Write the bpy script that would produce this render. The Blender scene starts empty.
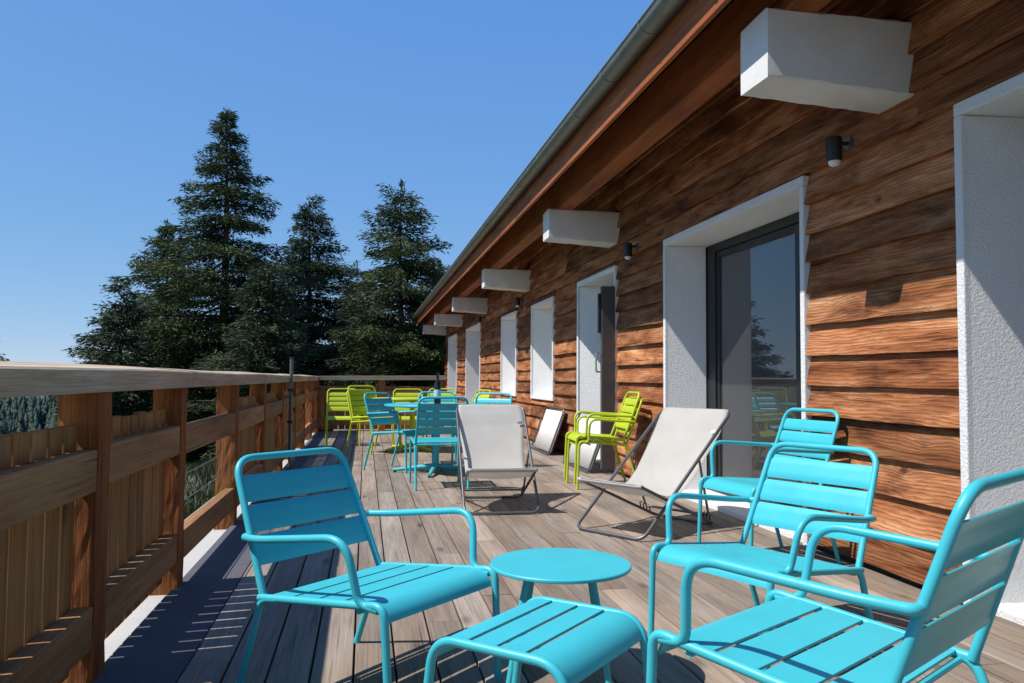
import bpy, math, random
import numpy as np
from mathutils import Vector, Matrix
R = math.radians
random.seed(7)
rng = np.random.default_rng(7)
scene = bpy.context.scene
col = scene.collection

# ------------------------------------------------------------------ helpers
class MB:
    """collects shapes into one mesh; each added shape carries a random number (tone of a board)"""
    def __init__(self):
        self.v = []; self.f = []; self.r = []
    def add(self, vs, fs, rnd=None):
        if rnd is None: rnd = random.random()
        n = len(self.v)
        self.v += [tuple(p) for p in vs]
        self.f += [tuple(i + n for i in f) for f in fs]
        self.r += [rnd] * len(fs)
    def box(self, x0, x1, y0, y1, z0, z1, rnd=None):
        vs = [(x0,y0,z0),(x1,y0,z0),(x1,y1,z0),(x0,y1,z0),(x0,y0,z1),(x1,y0,z1),(x1,y1,z1),(x0,y1,z1)]
        self.add(vs, [(0,3,2,1),(4,5,6,7),(0,1,5,4),(1,2,6,5),(2,3,7,6),(3,0,4,7)], rnd)
    def prism(self, prof, y0, y1, rnd=None):
        """profile of (x, z) points, counter-clockwise, run along y"""
        n = len(prof)
        vs = [(x, y0, z) for x, z in prof] + [(x, y1, z) for x, z in prof]
        fs = [tuple(range(n)), tuple(range(2*n-1, n-1, -1))]
        for i in range(n):
            j = (i+1) % n
            fs.append((i, i+n, j+n, j))
        self.add(vs, fs, rnd)
    def tube(self, path, r, n=10, closed=False, caps=True, rnd=None):
        P = [Vector(p) for p in path]; m = len(P)
        rr = r if isinstance(r, (list, tuple)) else [r]*m
        T = []
        for i in range(m):
            if closed: t = P[(i+1) % m] - P[i-1]
            else: t = P[min(i+1, m-1)] - P[max(i-1, 0)]
            T.append(t.normalized())
        up = Vector((0,0,1)) if abs(T[0].z) < .9 else Vector((1,0,0))
        N = (up - T[0]*up.dot(T[0])).normalized()
        vs = []
        for i in range(m):
            if i:
                N = (N - T[i]*N.dot(T[i])).normalized()
            B = T[i].cross(N)
            for k in range(n):
                a = 2*math.pi*k/n
                vs.append(P[i] + (N*math.cos(a) + B*math.sin(a))*rr[i])
        fs = []
        for i in range(m if closed else m-1):
            j = (i+1) % m
            for k in range(n):
                l = (k+1) % n
                fs.append((i*n+k, i*n+l, j*n+l, j*n+k))
        if caps and not closed:
            fs.append(tuple(range(n-1, -1, -1))); fs.append(tuple(range((m-1)*n, m*n)))
        self.add(vs, fs, rnd)
    def lathe(self, prof, n=24, c=(0,0,0), rnd=None):
        """(radius, z) profile from bottom to top, turned about z"""
        vs = []
        for r, z in prof:
            for k in range(n):
                a = 2*math.pi*k/n
                vs.append((c[0]+r*math.cos(a), c[1]+r*math.sin(a), c[2]+z))
        m = len(prof); fs = []
        for i in range(m-1):
            for k in range(n):
                l = (k+1) % n
                fs.append((i*n+k, i*n+l, (i+1)*n+l, (i+1)*n+k))
        fs.append(tuple(range(n-1, -1, -1))); fs.append(tuple(range((m-1)*n, m*n)))
        self.add(vs, fs, rnd)
    def strip(self, prof, hw, th):
        """bent sheet: prof is a list of (y, z, half width factor) run across x; th thickness"""
        n = len(prof); top = []; bot = []
        for i, p in enumerate(prof):
            a = prof[max(i-1, 0)]; b = prof[min(i+1, n-1)]
            t = Vector((0, b[0]-a[0], b[1]-a[1])).normalized()
            nn = Vector((0, -t.z, t.y))
            w = hw if len(p) < 3 else p[2]
            q = Vector((0, p[0], p[1]))
            top.append((w, q + nn*th/2)); bot.append((w, q - nn*th/2))
        vs = []
        for w, q in top: vs += [(-w, q.y, q.z), (w, q.y, q.z)]
        for w, q in bot: vs += [(-w, q.y, q.z), (w, q.y, q.z)]
        o = 2*n; fs = []
        for i in range(n-1):
            a, b, c, d = 2*i, 2*i+1, 2*i+3, 2*i+2
            fs += [(a, b, c, d), (o+a, o+d, o+c, o+b), (a, d, o+d, o+a), (b, o+b, o+c, c)]
        fs += [(0, o, o+1, 1), (2*n-2, 2*n-1, o+2*n-1, o+2*n-2)]
        self.add(vs, fs)
    def build(self, name, mat, parent=None, smooth=True, bevel=0, ang=38):
        me = bpy.data.meshes.new(name)
        me.from_pydata(self.v, [], self.f); me.update()
        a = me.attributes.new('rnd', 'FLOAT', 'FACE')
        a.data.foreach_set('value', self.r)
        if smooth:
            me.polygons.foreach_set('use_smooth', [True]*len(self.f))
            me.set_sharp_from_angle(angle=R(ang))
        me.materials.append(mat)
        o = bpy.data.objects.new(name, me); col.objects.link(o)
        if parent: o.parent = parent
        if bevel:
            b = o.modifiers.new('bevel', 'BEVEL'); b.width = bevel; b.segments = 2; b.limit_method = 'ANGLE'; b.angle_limit = R(40)
        return o

def rounded(pts, rad, seg=6):
    P = [Vector(p) for p in pts]; out = [P[0]]
    for i in range(1, len(P)-1):
        r = rad[i-1] if isinstance(rad, (list, tuple)) else rad
        a = P[i-1]-P[i]; b = P[i+1]-P[i]
        la, lb = a.length, b.length; a.normalize(); b.normalize()
        d = min(r, la*.48, lb*.48)
        p0 = P[i]+a*d; p1 = P[i]+b*d
        for k in range(seg+1):
            t = k/seg
            out.append(p0*(1-t)**2 + P[i]*2*t*(1-t) + p1*t*t)
    out.append(P[-1])
    return out

def tag(o, label, cat, group=None):
    o['label'] = label; o['category'] = cat
    if group: o['group'] = group
    return o
def thing(name, label, cat, loc=(0,0,0), rz=0, group=None):
    o = bpy.data.objects.new(name, None); col.objects.link(o)
    o.location = loc; o.rotation_euler = (0,0,rz); o.empty_display_size = .2
    return tag(o, label, cat, group)
def struct(o): o['kind'] = 'structure'; return o
def children(o): return [c for c in bpy.data.objects if c.parent == o]
def copy_tree(o, parent=None):
    c = o.copy(); col.objects.link(c); c.parent = parent
    for ch in children(o): copy_tree(ch, c)
    return c
def at(src, first, loc, rz, label, group, scale=1):
    o = src if first else copy_tree(src)
    o.location = loc; o.rotation_euler = (0,0,rz); o.scale = (scale,)*3
    o['label'] = label
    if group: o['group'] = group
    elif 'group' in o: del o['group']
    return o

# ------------------------------------------------------------------ materials
def new_mat(name):
    m = bpy.data.materials.new(name); m.use_nodes = True
    nt = m.node_tree; b = nt.nodes['Principled BSDF']
    return m, nt, b
def L(nt, a, b): nt.links.new(a, b)
def node(nt, t, **kw):
    n = nt.nodes.new(t)
    for k, v in kw.items():
        if k in n.inputs.keys() if hasattr(n.inputs, 'keys') else False: n.inputs[k].default_value = v
        else: setattr(n, k, v)
    return n
def ramp(nt, fac, stops):
    r = nt.nodes.new('ShaderNodeValToRGB')
    els = r.color_ramp.elements
    while len(els) < len(stops): els.new(.5)
    for e, (p, c) in zip(els, stops):
        e.position = p; e.color = (*c, 1)
    L(nt, fac, r.inputs[0]); return r.outputs[0]
def mix(nt, fac, a, b, mode='MIX'):
    m = nt.nodes.new('ShaderNodeMix'); m.data_type = 'RGBA'; m.blend_type = mode
    for s, v in ((m.inputs[0], fac), (m.inputs[6], a), (m.inputs[7], b)):
        if hasattr(v, 'is_linked') or hasattr(v, 'links'): L(nt, v, s)
        else: s.default_value = v if not isinstance(v, tuple) else (*v, 1)
    return m.outputs[2]
def math_n(nt, op, a, b=0.0):
    m = nt.nodes.new('ShaderNodeMath'); m.operation = op
    for s, v in ((m.inputs[0], a), (m.inputs[1], b)):
        if hasattr(v, 'links'): L(nt, v, s)
        else: s.default_value = v
    return m.outputs[0]
def coords(nt, scale=(1,1,1), byrnd=True):
    tc = nt.nodes.new('ShaderNodeTexCoord'); mp = nt.nodes.new('ShaderNodeMapping')
    mp.inputs['Scale'].default_value = scale
    L(nt, tc.outputs['Object'], mp.inputs['Vector'])
    if byrnd:
        at_ = nt.nodes.new('ShaderNodeAttribute'); at_.attribute_name = 'rnd'
        k = math_n(nt, 'MULTIPLY', at_.outputs['Fac'], 57.0)
        cb = nt.nodes.new('ShaderNodeCombineXYZ')
        for i in range(3): L(nt, k, cb.inputs[i])
        L(nt, cb.outputs[0], mp.inputs['Location'])
        return mp.outputs[0], at_.outputs['Fac']
    return mp.outputs[0], None
def noise(nt, vec, scale, detail=4, rough=.6, dist=0):
    n = nt.nodes.new('ShaderNodeTexNoise')
    n.inputs['Scale'].default_value = scale; n.inputs['Detail'].default_value = detail
    n.inputs['Roughness'].default_value = rough; n.inputs['Distortion'].default_value = dist
    L(nt, vec, n.inputs['Vector']); return n.outputs['Fac']
def bump(nt, b, h, strength, dist=.01):
    n = nt.nodes.new('ShaderNodeBump'); n.inputs['Strength'].default_value = strength; n.inputs['Distance'].default_value = dist
    L(nt, h, n.inputs['Height']); L(nt, n.outputs[0], b.inputs['Normal'])

def wood(name, dark, mid, light, axis='y', rough=.75, tone=.5, spec=.3, grain=1.0, bumpk=.5, hue=None, knots=True, fine=1.0, finek=.38):
    m, nt, b = new_mat(name)
    lo, hi = 1.1, 26*grain
    sc = {'y': (hi, lo, hi), 'x': (lo, hi, hi), 'z': (hi, hi, lo)}[axis]
    vec, rnd = coords(nt, sc)
    g = noise(nt, vec, 1.6, 7, .68, .6)
    c = ramp(nt, g, [(.25, dark), (.5, mid), (.78, light)])
    sc2 = {'y': (7, .9, 7), 'x': (.9, 7, 7), 'z': (7, 7, .9)}[axis]
    vec2, _ = coords(nt, sc2)
    bl = noise(nt, vec2, 1.0, 3, .55, .3)
    c = mix(nt, math_n(nt, 'MULTIPLY', math_n(nt, 'GREATER_THAN', bl, .0), .55), c, ramp(nt, bl, [(.3, dark), (.55, mid), (.75, light)]))
    if knots:
        sk = {'y': (9, 3.2, 9), 'x': (3.2, 9, 9), 'z': (9, 9, 3.2)}[axis]
        vk, _ = coords(nt, sk)
        vo = nt.nodes.new('ShaderNodeTexVoronoi'); vo.inputs['Scale'].default_value = .55
        L(nt, vk, vo.inputs['Vector'])
        kn = ramp(nt, vo.outputs['Distance'], [(.03, (1,1,1)), (.16, (0,0,0))])
        c = mix(nt, math_n(nt, 'MULTIPLY', kn, .75), c, tuple(x*.45 for x in dark))
    # fine grain and drying cracks
    hf = 150*fine
    sf = {'y': (hf, 2.2, hf), 'x': (2.2, hf, hf), 'z': (hf, hf, 2.2)}[axis]
    vf, _ = coords(nt, sf)
    fg = noise(nt, vf, 1.0, 5, .6, .8)
    fc = ramp(nt, fg, [(.30, (1-finek,)*3), (.5, (1,1,1)), (.72, (1+finek*.45,)*3)])
    c = mix(nt, 1.0, c, fc, 'MULTIPLY')
    sc3 = {'y': (30, .55, 30), 'x': (.55, 30, 30), 'z': (30, 30, .55)}[axis]
    vc, _ = coords(nt, sc3)
    ck = ramp(nt, noise(nt, vc, 1.5, 2, .4, .2), [(.24, (1,1,1)), (.30, (0,0,0))])
    c = mix(nt, math_n(nt, 'MULTIPLY', ck, .8), c, tuple(x*.3 for x in dark))
    # tone of each board
    t = math_n(nt, 'ADD', math_n(nt, 'MULTIPLY', rnd, tone), 1-tone/2)
    cb = nt.nodes.new('ShaderNodeCombineXYZ')
    for i in range(3): L(nt, t, cb.inputs[i])
    c = mix(nt, 1.0, c, cb.outputs[0], 'MULTIPLY')
    if hue:
        r2 = math_n(nt, 'FRACT', math_n(nt, 'MULTIPLY', rnd, 7.31))
        c = mix(nt, math_n(nt, 'MULTIPLY', r2, .6), c, mix(nt, 1.0, c, hue, 'MULTIPLY'))
    L(nt, c, b.inputs['Base Color'])
    b.inputs['Roughness'].default_value = rough; b.inputs['Specular IOR Level'].default_value = spec
    h = math_n(nt, 'ADD', math_n(nt, 'ADD', g, math_n(nt, 'MULTIPLY', bl, .6)), math_n(nt, 'MULTIPLY', fg, .8))
    bump(nt, b, h, bumpk, .004)
    return m

def paint(name, c, rough=.42, spec=.5, coat=0, var=.12, metal=0):
    m, nt, b = new_mat(name)
    vec, _ = coords(nt, (1,1,1), False)
    n = noise(nt, vec, 6, 5, .6)
    cc = mix(nt, n, tuple(x*(1-var) for x in c), tuple(min(1, x*(1+var)) for x in c))
    L(nt, cc, b.inputs['Base Color'])
    n2 = noise(nt, vec, 420, 2, .5)
    n3 = noise(nt, vec, 28, 6, .7, .6)
    sc = ramp(nt, n3, [(.56, (0,0,0)), (.75, (1,1,1))])
    cc = mix(nt, math_n(nt, 'MULTIPLY', sc, .16), cc, tuple(.5*x+.16 for x in c))
    L(nt, cc, b.inputs['Base Color'])
    rr = math_n(nt, 'ADD', math_n(nt, 'ADD', math_n(nt, 'MULTIPLY', n, .18), math_n(nt, 'MULTIPLY', sc, .2)), rough-.09)
    L(nt, rr, b.inputs['Roughness'])
    b.inputs['Specular IOR Level'].default_value = spec; b.inputs['Coat Weight'].default_value = coat
    b.inputs['Metallic'].default_value = metal
    bump(nt, b, n2, .05, .001)
    return m

def plaster(name, c, scale=38, strength=.7, dirt=(.45,.43,.40), dist=.012, dirtk=.35):
    m, nt, b = new_mat(name)
    vec, _ = coords(nt, (1,1,1), False)
    big = noise(nt, vec, 1.3, 6, .65)
    n = noise(nt, vec, scale, 5, .66, .1)
    c1 = ramp(nt, big, [(.38, (1,1,1)), (.72, (0,0,0))])
    cc = mix(nt, math_n(nt, 'MULTIPLY', math_n(nt, 'SUBTRACT', 1.0, c1), dirtk), c, dirt)
    L(nt, cc, b.inputs['Base Color'])
    b.inputs['Roughness'].default_value = .85; b.inputs['Specular IOR Level'].default_value = .2
    bump(nt, b, n, strength, dist)
    return m

def clad_wood():
    m, nt, b = new_mat('cladding_wood')
    v1, rnd = coords(nt, (10, 1.5, 10))
    g1 = noise(nt, v1, 1.0, 8, .62, .5)
    c = ramp(nt, g1, [(.30, (.050,.018,.007)), (.44, (.255,.090,.033)), (.58, (.42,.178,.074)), (.75, (.60,.365,.20))])
    v2, _ = coords(nt, (26, 1.6, 26))
    w2 = noise(nt, v2, 1.0, 9, .68, 1.0)                    # pale worn fibres
    c = mix(nt, ramp(nt, w2, [(.53, (0,0,0)), (.74, (.50,)*3)]), c, (.58,.37,.23))
    # knots
    vk, _ = coords(nt, (7.5, 4.2, 7.5))
    vo = nt.nodes.new('ShaderNodeTexVoronoi'); vo.inputs['Scale'].default_value = .62
    nk = nt.nodes.new('ShaderNodeTexNoise'); nk.inputs['Scale'].default_value = 1.2; L(nt, vk, nk.inputs['Vector'])
    va = nt.nodes.new('ShaderNodeVectorMath'); va.operation = 'MULTIPLY_ADD'
    L(nt, nk.outputs['Color'], va.inputs[0]); va.inputs[1].default_value = (.25,.25,.25); L(nt, vk, va.inputs[2])
    L(nt, va.outputs[0], vo.inputs['Vector'])
    d = vo.outputs['Distance']
    # annual rings flow round the knots
    v3, _ = coords(nt, (1, .055, 1))
    sx = nt.nodes.new('ShaderNodeSeparateXYZ'); L(nt, v3, sx.inputs[0])
    ph = math_n(nt, 'ADD', math_n(nt, 'MULTIPLY', sx.outputs[2], 330.0), math_n(nt, 'MULTIPLY', g1, 30.0))
    ph = math_n(nt, 'ADD', ph, math_n(nt, 'DIVIDE', 2.2, math_n(nt, 'ADD', d, .10)))
    ring = math_n(nt, 'ADD', math_n(nt, 'MULTIPLY', math_n(nt, 'SINE', ph), .5), .5)
    ringc = ramp(nt, ring, [(.05, (.50,.46,.44)), (.45, (1,1,1)), (1, (1.12,1.1,1.08))])
    c = mix(nt, .45, c, ringc, 'MULTIPLY')
    kn = ramp(nt, d, [(.045, (1,1,1)), (.13, (0,0,0))])
    c = mix(nt, math_n(nt, 'MULTIPLY', kn, .85), c, (.035,.013,.006))
    # grey-black weather blotches and cracks
    v4, _ = coords(nt, (5, 2.0, 5))
    bl = noise(nt, v4, 1.0, 7, .7, .4)
    c = mix(nt, ramp(nt, bl, [(.54, (0,0,0)), (.74, (.75,)*3)]), c, (.040,.025,.019))
    v5, _ = coords(nt, (42, 1.1, 42))
    ck = ramp(nt, noise(nt, v5, 1.3, 3, .5, .3), [(.27, (1,1,1)), (.33, (0,0,0))])
    c = mix(nt, math_n(nt, 'MULTIPLY', ck, .85), c, (.02,.009,.005))
    t = math_n(nt, 'ADD', math_n(nt, 'MULTIPLY', rnd, .80), .62)
    cb = nt.nodes.new('ShaderNodeCombineXYZ')
    for i in range(3): L(nt, t, cb.inputs[i])
    c = mix(nt, 1.0, c, cb.outputs[0], 'MULTIPLY')
    r2 = math_n(nt, 'FRACT', math_n(nt, 'MULTIPLY', rnd, 7.31))
    c = mix(nt, math_n(nt, 'MULTIPLY', r2, .5), c, mix(nt, 1.0, c, (.92,.70,.58), 'MULTIPLY'))
    L(nt, c, b.inputs['Base Color'])
    b.inputs['Roughness'].default_value = .8; b.inputs['Specular IOR Level'].default_value = .2
    h = math_n(nt, 'ADD', math_n(nt, 'MULTIPLY', ring, .35), math_n(nt, 'ADD', g1, math_n(nt, 'MULTIPLY', w2, .9)))
    h = math_n(nt, 'SUBTRACT', h, math_n(nt, 'MULTIPLY', ck, .8))
    bump(nt, b, h, .9, .006)
    return m

M = {}
M['deck'] = wood('deck_wood', (.140,.111,.088), (.290,.240,.198), (.43,.37,.313), 'y', .7, .42, .28, 1.0, .35, (1.0,.86,.72), True)
M['clad'] = clad_wood()
M['soffit'] = wood('soffit_wood', (.09,.027,.008), (.25,.075,.022), (.37,.135,.045), 'y', .7, .35, .3, 1.0, .5)
M['fascia'] = wood('fascia_wood', (.11,.032,.009), (.31,.092,.026), (.46,.17,.055), 'y', .7, .3, .3, .7, .5)
M['rail_y'] = wood('rail_wood', (.13,.060,.022), (.34,.172,.068), (.50,.30,.15), 'y', .72, .3, .3, .9, .5)
M['rail_x'] = wood('rail_wood_across', (.13,.060,.022), (.34,.172,.068), (.50,.30,.15), 'x', .72, .3, .3, .9, .5)
M['cap_y'] = wood('handrail_wood', (.28,.205,.130), (.50,.385,.255), (.68,.56,.40), 'y', .75, .2, .3, .7, .6)
M['cap_x'] = wood('handrail_wood_across', (.21,.165,.115), (.34,.28,.20), (.50,.43,.33), 'x', .75, .2, .3, .7, .6)
M['slat'] = wood('slat_wood', (.15,.068,.022), (.36,.180,.064), (.50,.29,.125), 'z', .72, .4, .3, .8, .5)
M['post'] = wood('rough_post_wood', (.085,.025,.007), (.35,.118,.036), (.58,.27,.105), 'z', .85, .2, .2, 1.1, 2.2, None, False)
M['turq'] = paint('turquoise_paint', (.050,.465,.545), .40, .45)
M['lime'] = paint('lime_paint', (.47,.56,.020), .40, .45)
M['white'] = plaster('white_render', (.88,.88,.87), 85, 1.0, (.66,.65,.63), .014, .2)
M['beamw'] = plaster('white_beam_paint', (.75,.745,.73), 70, .35, (.42,.39,.34), .006, .55)
M['concrete'] = plaster('pale_concrete', (.50,.49,.47), 55, .4, (.34,.33,.31), .006, .6)
M['sheet'] = plaster('grey_membrane', (.115,.115,.13), 40, .2, (.07,.07,.08), .003, .7)
M['core'] = plaster('wall_core', (.05,.045,.04), 30, .2)
M['anth'] = paint('anthracite_metal', (.013,.014,.016), .45, .5)
M['grey'] = paint('grey_metal', (.16,.16,.165), .38, .5, 0, .1, .6)
M['dgrey'] = paint('dark_grey_leaf', (.075,.078,.083), .5, .5)
M['zinc'] = paint('weathered_zinc', (.20,.215,.195), .45, .5, 0, .35, .35)
M['steel'] = paint('brushed_steel', (.5,.5,.5), .35, .5, 0, .08, .9)
M['lampw'] = paint('lamp_opal', (.75,.75,.72), .3, .5)
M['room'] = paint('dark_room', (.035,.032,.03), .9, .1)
M['bottle'] = paint('dark_bottle_glass', (.010,.014,.010), .08, .6)
M['blabel'] = paint('pale_bottle_label', (.45,.55,.62), .6, .3)
M['rubber'] = paint('black_plastic', (.02,.02,.02), .6, .4)
M['trunk'] = wood('bark', (.045,.032,.022), (.09,.065,.045), (.15,.115,.085), 'z', .9, .2, .15, .4, 1.0, None, False)
M['curtain'] = paint('grey_curtain', (.85,.82,.78), .9, .1)
M['pale'] = paint('brightened_folded_fabric', (.68,.67,.65), .85, .1)  # lighter than the deckchair slings, to brighten folded chairs that fall in shade
M['tile'] = paint('roof_sheet', (.12,.10,.09), .7, .3)

def foliage(name, c0, c1, c2):
    m, nt, b = new_mat(name)
    a = nt.nodes.new('ShaderNodeAttribute'); a.attribute_name = 'rnd'
    cc = ramp(nt, a.outputs['Fac'], [(.0, c0), (.55, c1), (1.0, c2)])
    L(nt, cc, b.inputs['Base Color']); b.inputs['Roughness'].default_value = .65
    b.inputs['Specular IOR Level'].default_value = .25
    t = nt.nodes.new('ShaderNodeBsdfTranslucent'); L(nt, cc, t.inputs['Color'])
    ms = nt.nodes.new('ShaderNodeMixShader'); ms.inputs[0].default_value = .18
    L(nt, b.outputs[0], ms.inputs[1]); L(nt, t.outputs[0], ms.inputs[2])
    L(nt, ms.outputs[0], nt.nodes['Material Output'].inputs['Surface'])
    return m
M['fir'] = foliage('fir_needles', (.010,.019,.007), (.038,.060,.019), (.098,.132,.042))
M['fir2'] = foliage('spruce_needles', (.009,.018,.010), (.028,.047,.021), (.072,.098,.040))
M['leaf'] = foliage('shrub_leaves', (.05,.10,.025), (.10,.18,.05), (.18,.27,.08))
M['grass'] = foliage('meadow_grass', (.014,.024,.008), (.035,.050,.017), (.085,.095,.035))
M['far'] = foliage('far_forest_needles', (.012,.028,.022), (.022,.046,.034), (.04,.07,.045))

def make_glass():
    m, nt, b = new_mat('window_glass')
    nt.nodes.remove(b)
    tr = nt.nodes.new('ShaderNodeBsdfTransparent'); tr.inputs[0].default_value = (.93,.95,.94,1)
    gl = nt.nodes.new('ShaderNodeBsdfGlossy'); gl.inputs['Roughness'].default_value = .012
    lw = nt.nodes.new('ShaderNodeFresnel'); lw.inputs[0].default_value = 1.65
    k = math_n(nt, 'ADD', math_n(nt, 'MULTIPLY', lw.outputs[0], 1.05), .06)
    ms = nt.nodes.new('ShaderNodeMixShader'); L(nt, k, ms.inputs[0])
    L(nt, tr.outputs[0], ms.inputs[1]); L(nt, gl.outputs[0], ms.inputs[2])
    df = nt.nodes.new('ShaderNodeBsdfDiffuse'); df.inputs[0].default_value = (.75,.76,.76,1)     # white diffuse film, added to brighten the panes
    m2 = nt.nodes.new('ShaderNodeMixShader'); m2.inputs[0].default_value = .05
    L(nt, ms.outputs[0], m2.inputs[1]); L(nt, df.outputs[0], m2.inputs[2])
    L(nt, m2.outputs[0], nt.nodes['Material Output'].inputs['Surface'])
    return m
M['glass'] = make_glass()

def make_sling():
    m, nt, b = new_mat('off_white_sling_fabric')
    vec, _ = coords(nt, (1,1,1), False)
    w = noise(nt, vec, 320, 2, .5)
    n = noise(nt, vec, 5, 4, .6)
    c = mix(nt, n, (.56,.54,.50), (.70,.68,.64))
    L(nt, c, b.inputs['Base Color']); b.inputs['Roughness'].default_value = .8
    b.inputs['Specular IOR Level'].default_value = .15
    bump(nt, b, w, .25, .001)
    t = nt.nodes.new('ShaderNodeBsdfTranslucent'); L(nt, c, t.inputs['Color'])
    ms = nt.nodes.new('ShaderNodeMixShader'); ms.inputs[0].default_value = .25
    L(nt, b.outputs[0], ms.inputs[1]); L(nt, t.outputs[0], ms.inputs[2])
    tr = nt.nodes.new('ShaderNodeBsdfTransparent')
    m2 = nt.nodes.new('ShaderNodeMixShader'); m2.inputs[0].default_value = .20
    L(nt, ms.outputs[0], m2.inputs[1]); L(nt, tr.outputs[0], m2.inputs[2])
    L(nt, m2.outputs[0], nt.nodes['Material Output'].inputs['Surface'])
    return m
M['sling'] = make_sling()

def make_ground():
    m, nt, b = new_mat('meadow_and_gravel')
    vec, _ = coords(nt, (1,1,1), False)
    n = noise(nt, vec, .55, 9, .72); n2 = noise(nt, vec, 9, 7, .75)
    c = mix(nt, n2, (.025,.04,.013), (.07,.088,.035))
    g = mix(nt, n2, (.09,.085,.07), (.24,.225,.195))
    f = ramp(nt, n, [(.45, (0,0,0)), (.66, (1,1,1))])
    L(nt, mix(nt, f, c, g), b.inputs['Base Color'])
    b.inputs['Roughness'].default_value = .9
    bump(nt, b, n2, .6, .03)
    return m
M['ground'] = make_ground()

# ------------------------------------------------------------------ setting: terrain, deck
def terrain_z(x, y):
    d = max(0.0, -x - 2.0)
    e = max(0.0, y - 17.0)
    z = -.75 - .16*min(d, 9) - .42*max(0, d-9) - .06*e
    rr = math.hypot(x, y)
    z -= .06*max(0, rr-45)
    z = max(z, -42 + 4*math.sin(x*.012)+3*math.sin(y*.017+1))
    az_ = math.degrees(math.atan2(x, y))
    k = min(1, max(0, (-13-az_)/7)); k = k*k*(3-2*k)          # only to the left
    q = min(1, max(0, (rr-150)/330)); q = q*q*(3-2*q)
    z += k*q*(30+7*math.sin(az_*.35)+4*math.sin(az_*1.1+2))
    return z + .12*math.sin(x*.7+y*.3) + .1*math.sin(y*.9-x*.2)
def build_terrain():
    def axis(lo, hi):
        a = [0.0]; s = 1.2
        while a[-1] < hi: a.append(a[-1]+s); s = s*1.06 if a[-1] > 30 else s
        b = [0.0]; s = 1.2
        while b[-1] > lo: b.append(b[-1]-s); s = s*1.06 if b[-1] < -30 else s
        return sorted(set(a+b))
    xs = axis(-6000, 6000); ys = axis(-600, 9000)
    nx, ny = len(xs), len(ys)
    vs = [(x, y, terrain_z(x, y)) for y in ys for x in xs]
    fs = [(j*nx+i, j*nx+i+1, (j+1)*nx+i+1, (j+1)*nx+i) for j in range(ny-1) for i in range(nx-1)]
    me = bpy.data.meshes.new('ground'); me.from_pydata(vs, [], fs)
    me.polygons.foreach_set('use_smooth', [True]*len(fs)); me.materials.append(M['ground'])
    o = bpy.data.objects.new('ground', me); col.objects.link(o); struct(o)
build_terrain()

DX0, DX1, DY0, DY1 = -.605, 3.14, -2.2, 27.6
mb = MB(); x = DX0; pitch = .1455
while x < DX1:
    y = DY0 - random.random()*2
    while y < DY1:
        ln = random.choice([1.6, 2.2, 2.8, 3.3]) * (.9+.2*random.random())
        y1 = min(y+ln, DY1+.05*random.random())
        dz = random.uniform(-.0012, .0012); r = random.random()
        g = .0078
        mb.box(x, x+pitch-g, y, y1-.004, -.026+dz, dz, r)
        y = y1
    x += pitch
struct(mb.build('deck', M['deck'], bevel=.0022, smooth=False))
mb = MB(); mb.box(-.6, 3.13, -2.2, 27.5, -.30, -.045); struct(mb.build('deck_slab', M['core'], smooth=False))
mb = MB()
for y0, y1 in ((-2.2, 1.2), (1.203, 4.6), (4.603, 8.0), (8.003, 11.6), (11.603, 15.75)):
    mb.box(-.905, -.612, y0, y1, -.05, -.004)
struct(mb.build('deck_edging', M['sheet'], bevel=.004))
mb = MB(); mb.box(-1.30, -.908, -2.2, 15.85, -.30, -.03); struct(mb.build('ledge', M['concrete'], bevel=.01))
mb = MB(); mb.box(-1.24, -.95, -2.2, 15.8, -1.6, -.302); struct(mb.build('deck_wall', M['concrete']))

# ------------------------------------------------------------------ railing
rail = thing('wooden_railing', 'weathered timber deck railing with rough posts, slatted bays and wide grey handrail', 'railing', (-.95, 1.3, 0))
OX, OY = -.95, 1.3
class LMB(MB):
    pass
def rbuild(mb, name, mat, bevel=.004, parent=None):
    mb.v = [(a-OX, b-OY, c) for a, b, c in mb.v]
    return mb.build(name, mat, parent or rail, smooth=False, bevel=bevel)
PS = .13
posts = [-.45, 1.15, 2.905, 4.12, 5.805, 7.385, 8.97, 10.58, 12.2, 13.85, 15.62]
def rough_post(x0, y0, z0, z1):
    m = MB(); n = 16; k = 6
    ring = []
    for i in range(n+1):
        z = z0+(z1-z0)*i/n
        prof = []; sx = random.uniform(-.002, .002)
        for side in range(4):
            for j in range(k):
                t = j/k
                p = [(t, 0), (1, t), (1-t, 1), (0, 1-t)][side]
                jit = .0024
                prof.append((x0+p[0]*PS+random.uniform(-jit, jit)*.8, y0+p[1]*PS+random.uniform(-jit, jit)*.8, z))
        ring += prof
    q = 4*k
    fs = []
    for i in range(n):
        for j in range(q):
            l = (j+1) % q
            fs.append((i*q+j, i*q+l, (i+1)*q+l, (i+1)*q+j))
    fs.append(tuple(range(q-1, -1, -1))); fs.append(tuple(range(n*q, n*q+q)))
    m.add(ring, fs, random.random()); return m
for y in posts:
    rbuild(rough_post(-.882-PS, y, -.03, .964), 'post', M['post'], 0)
open_bays = {3, 8}
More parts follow.
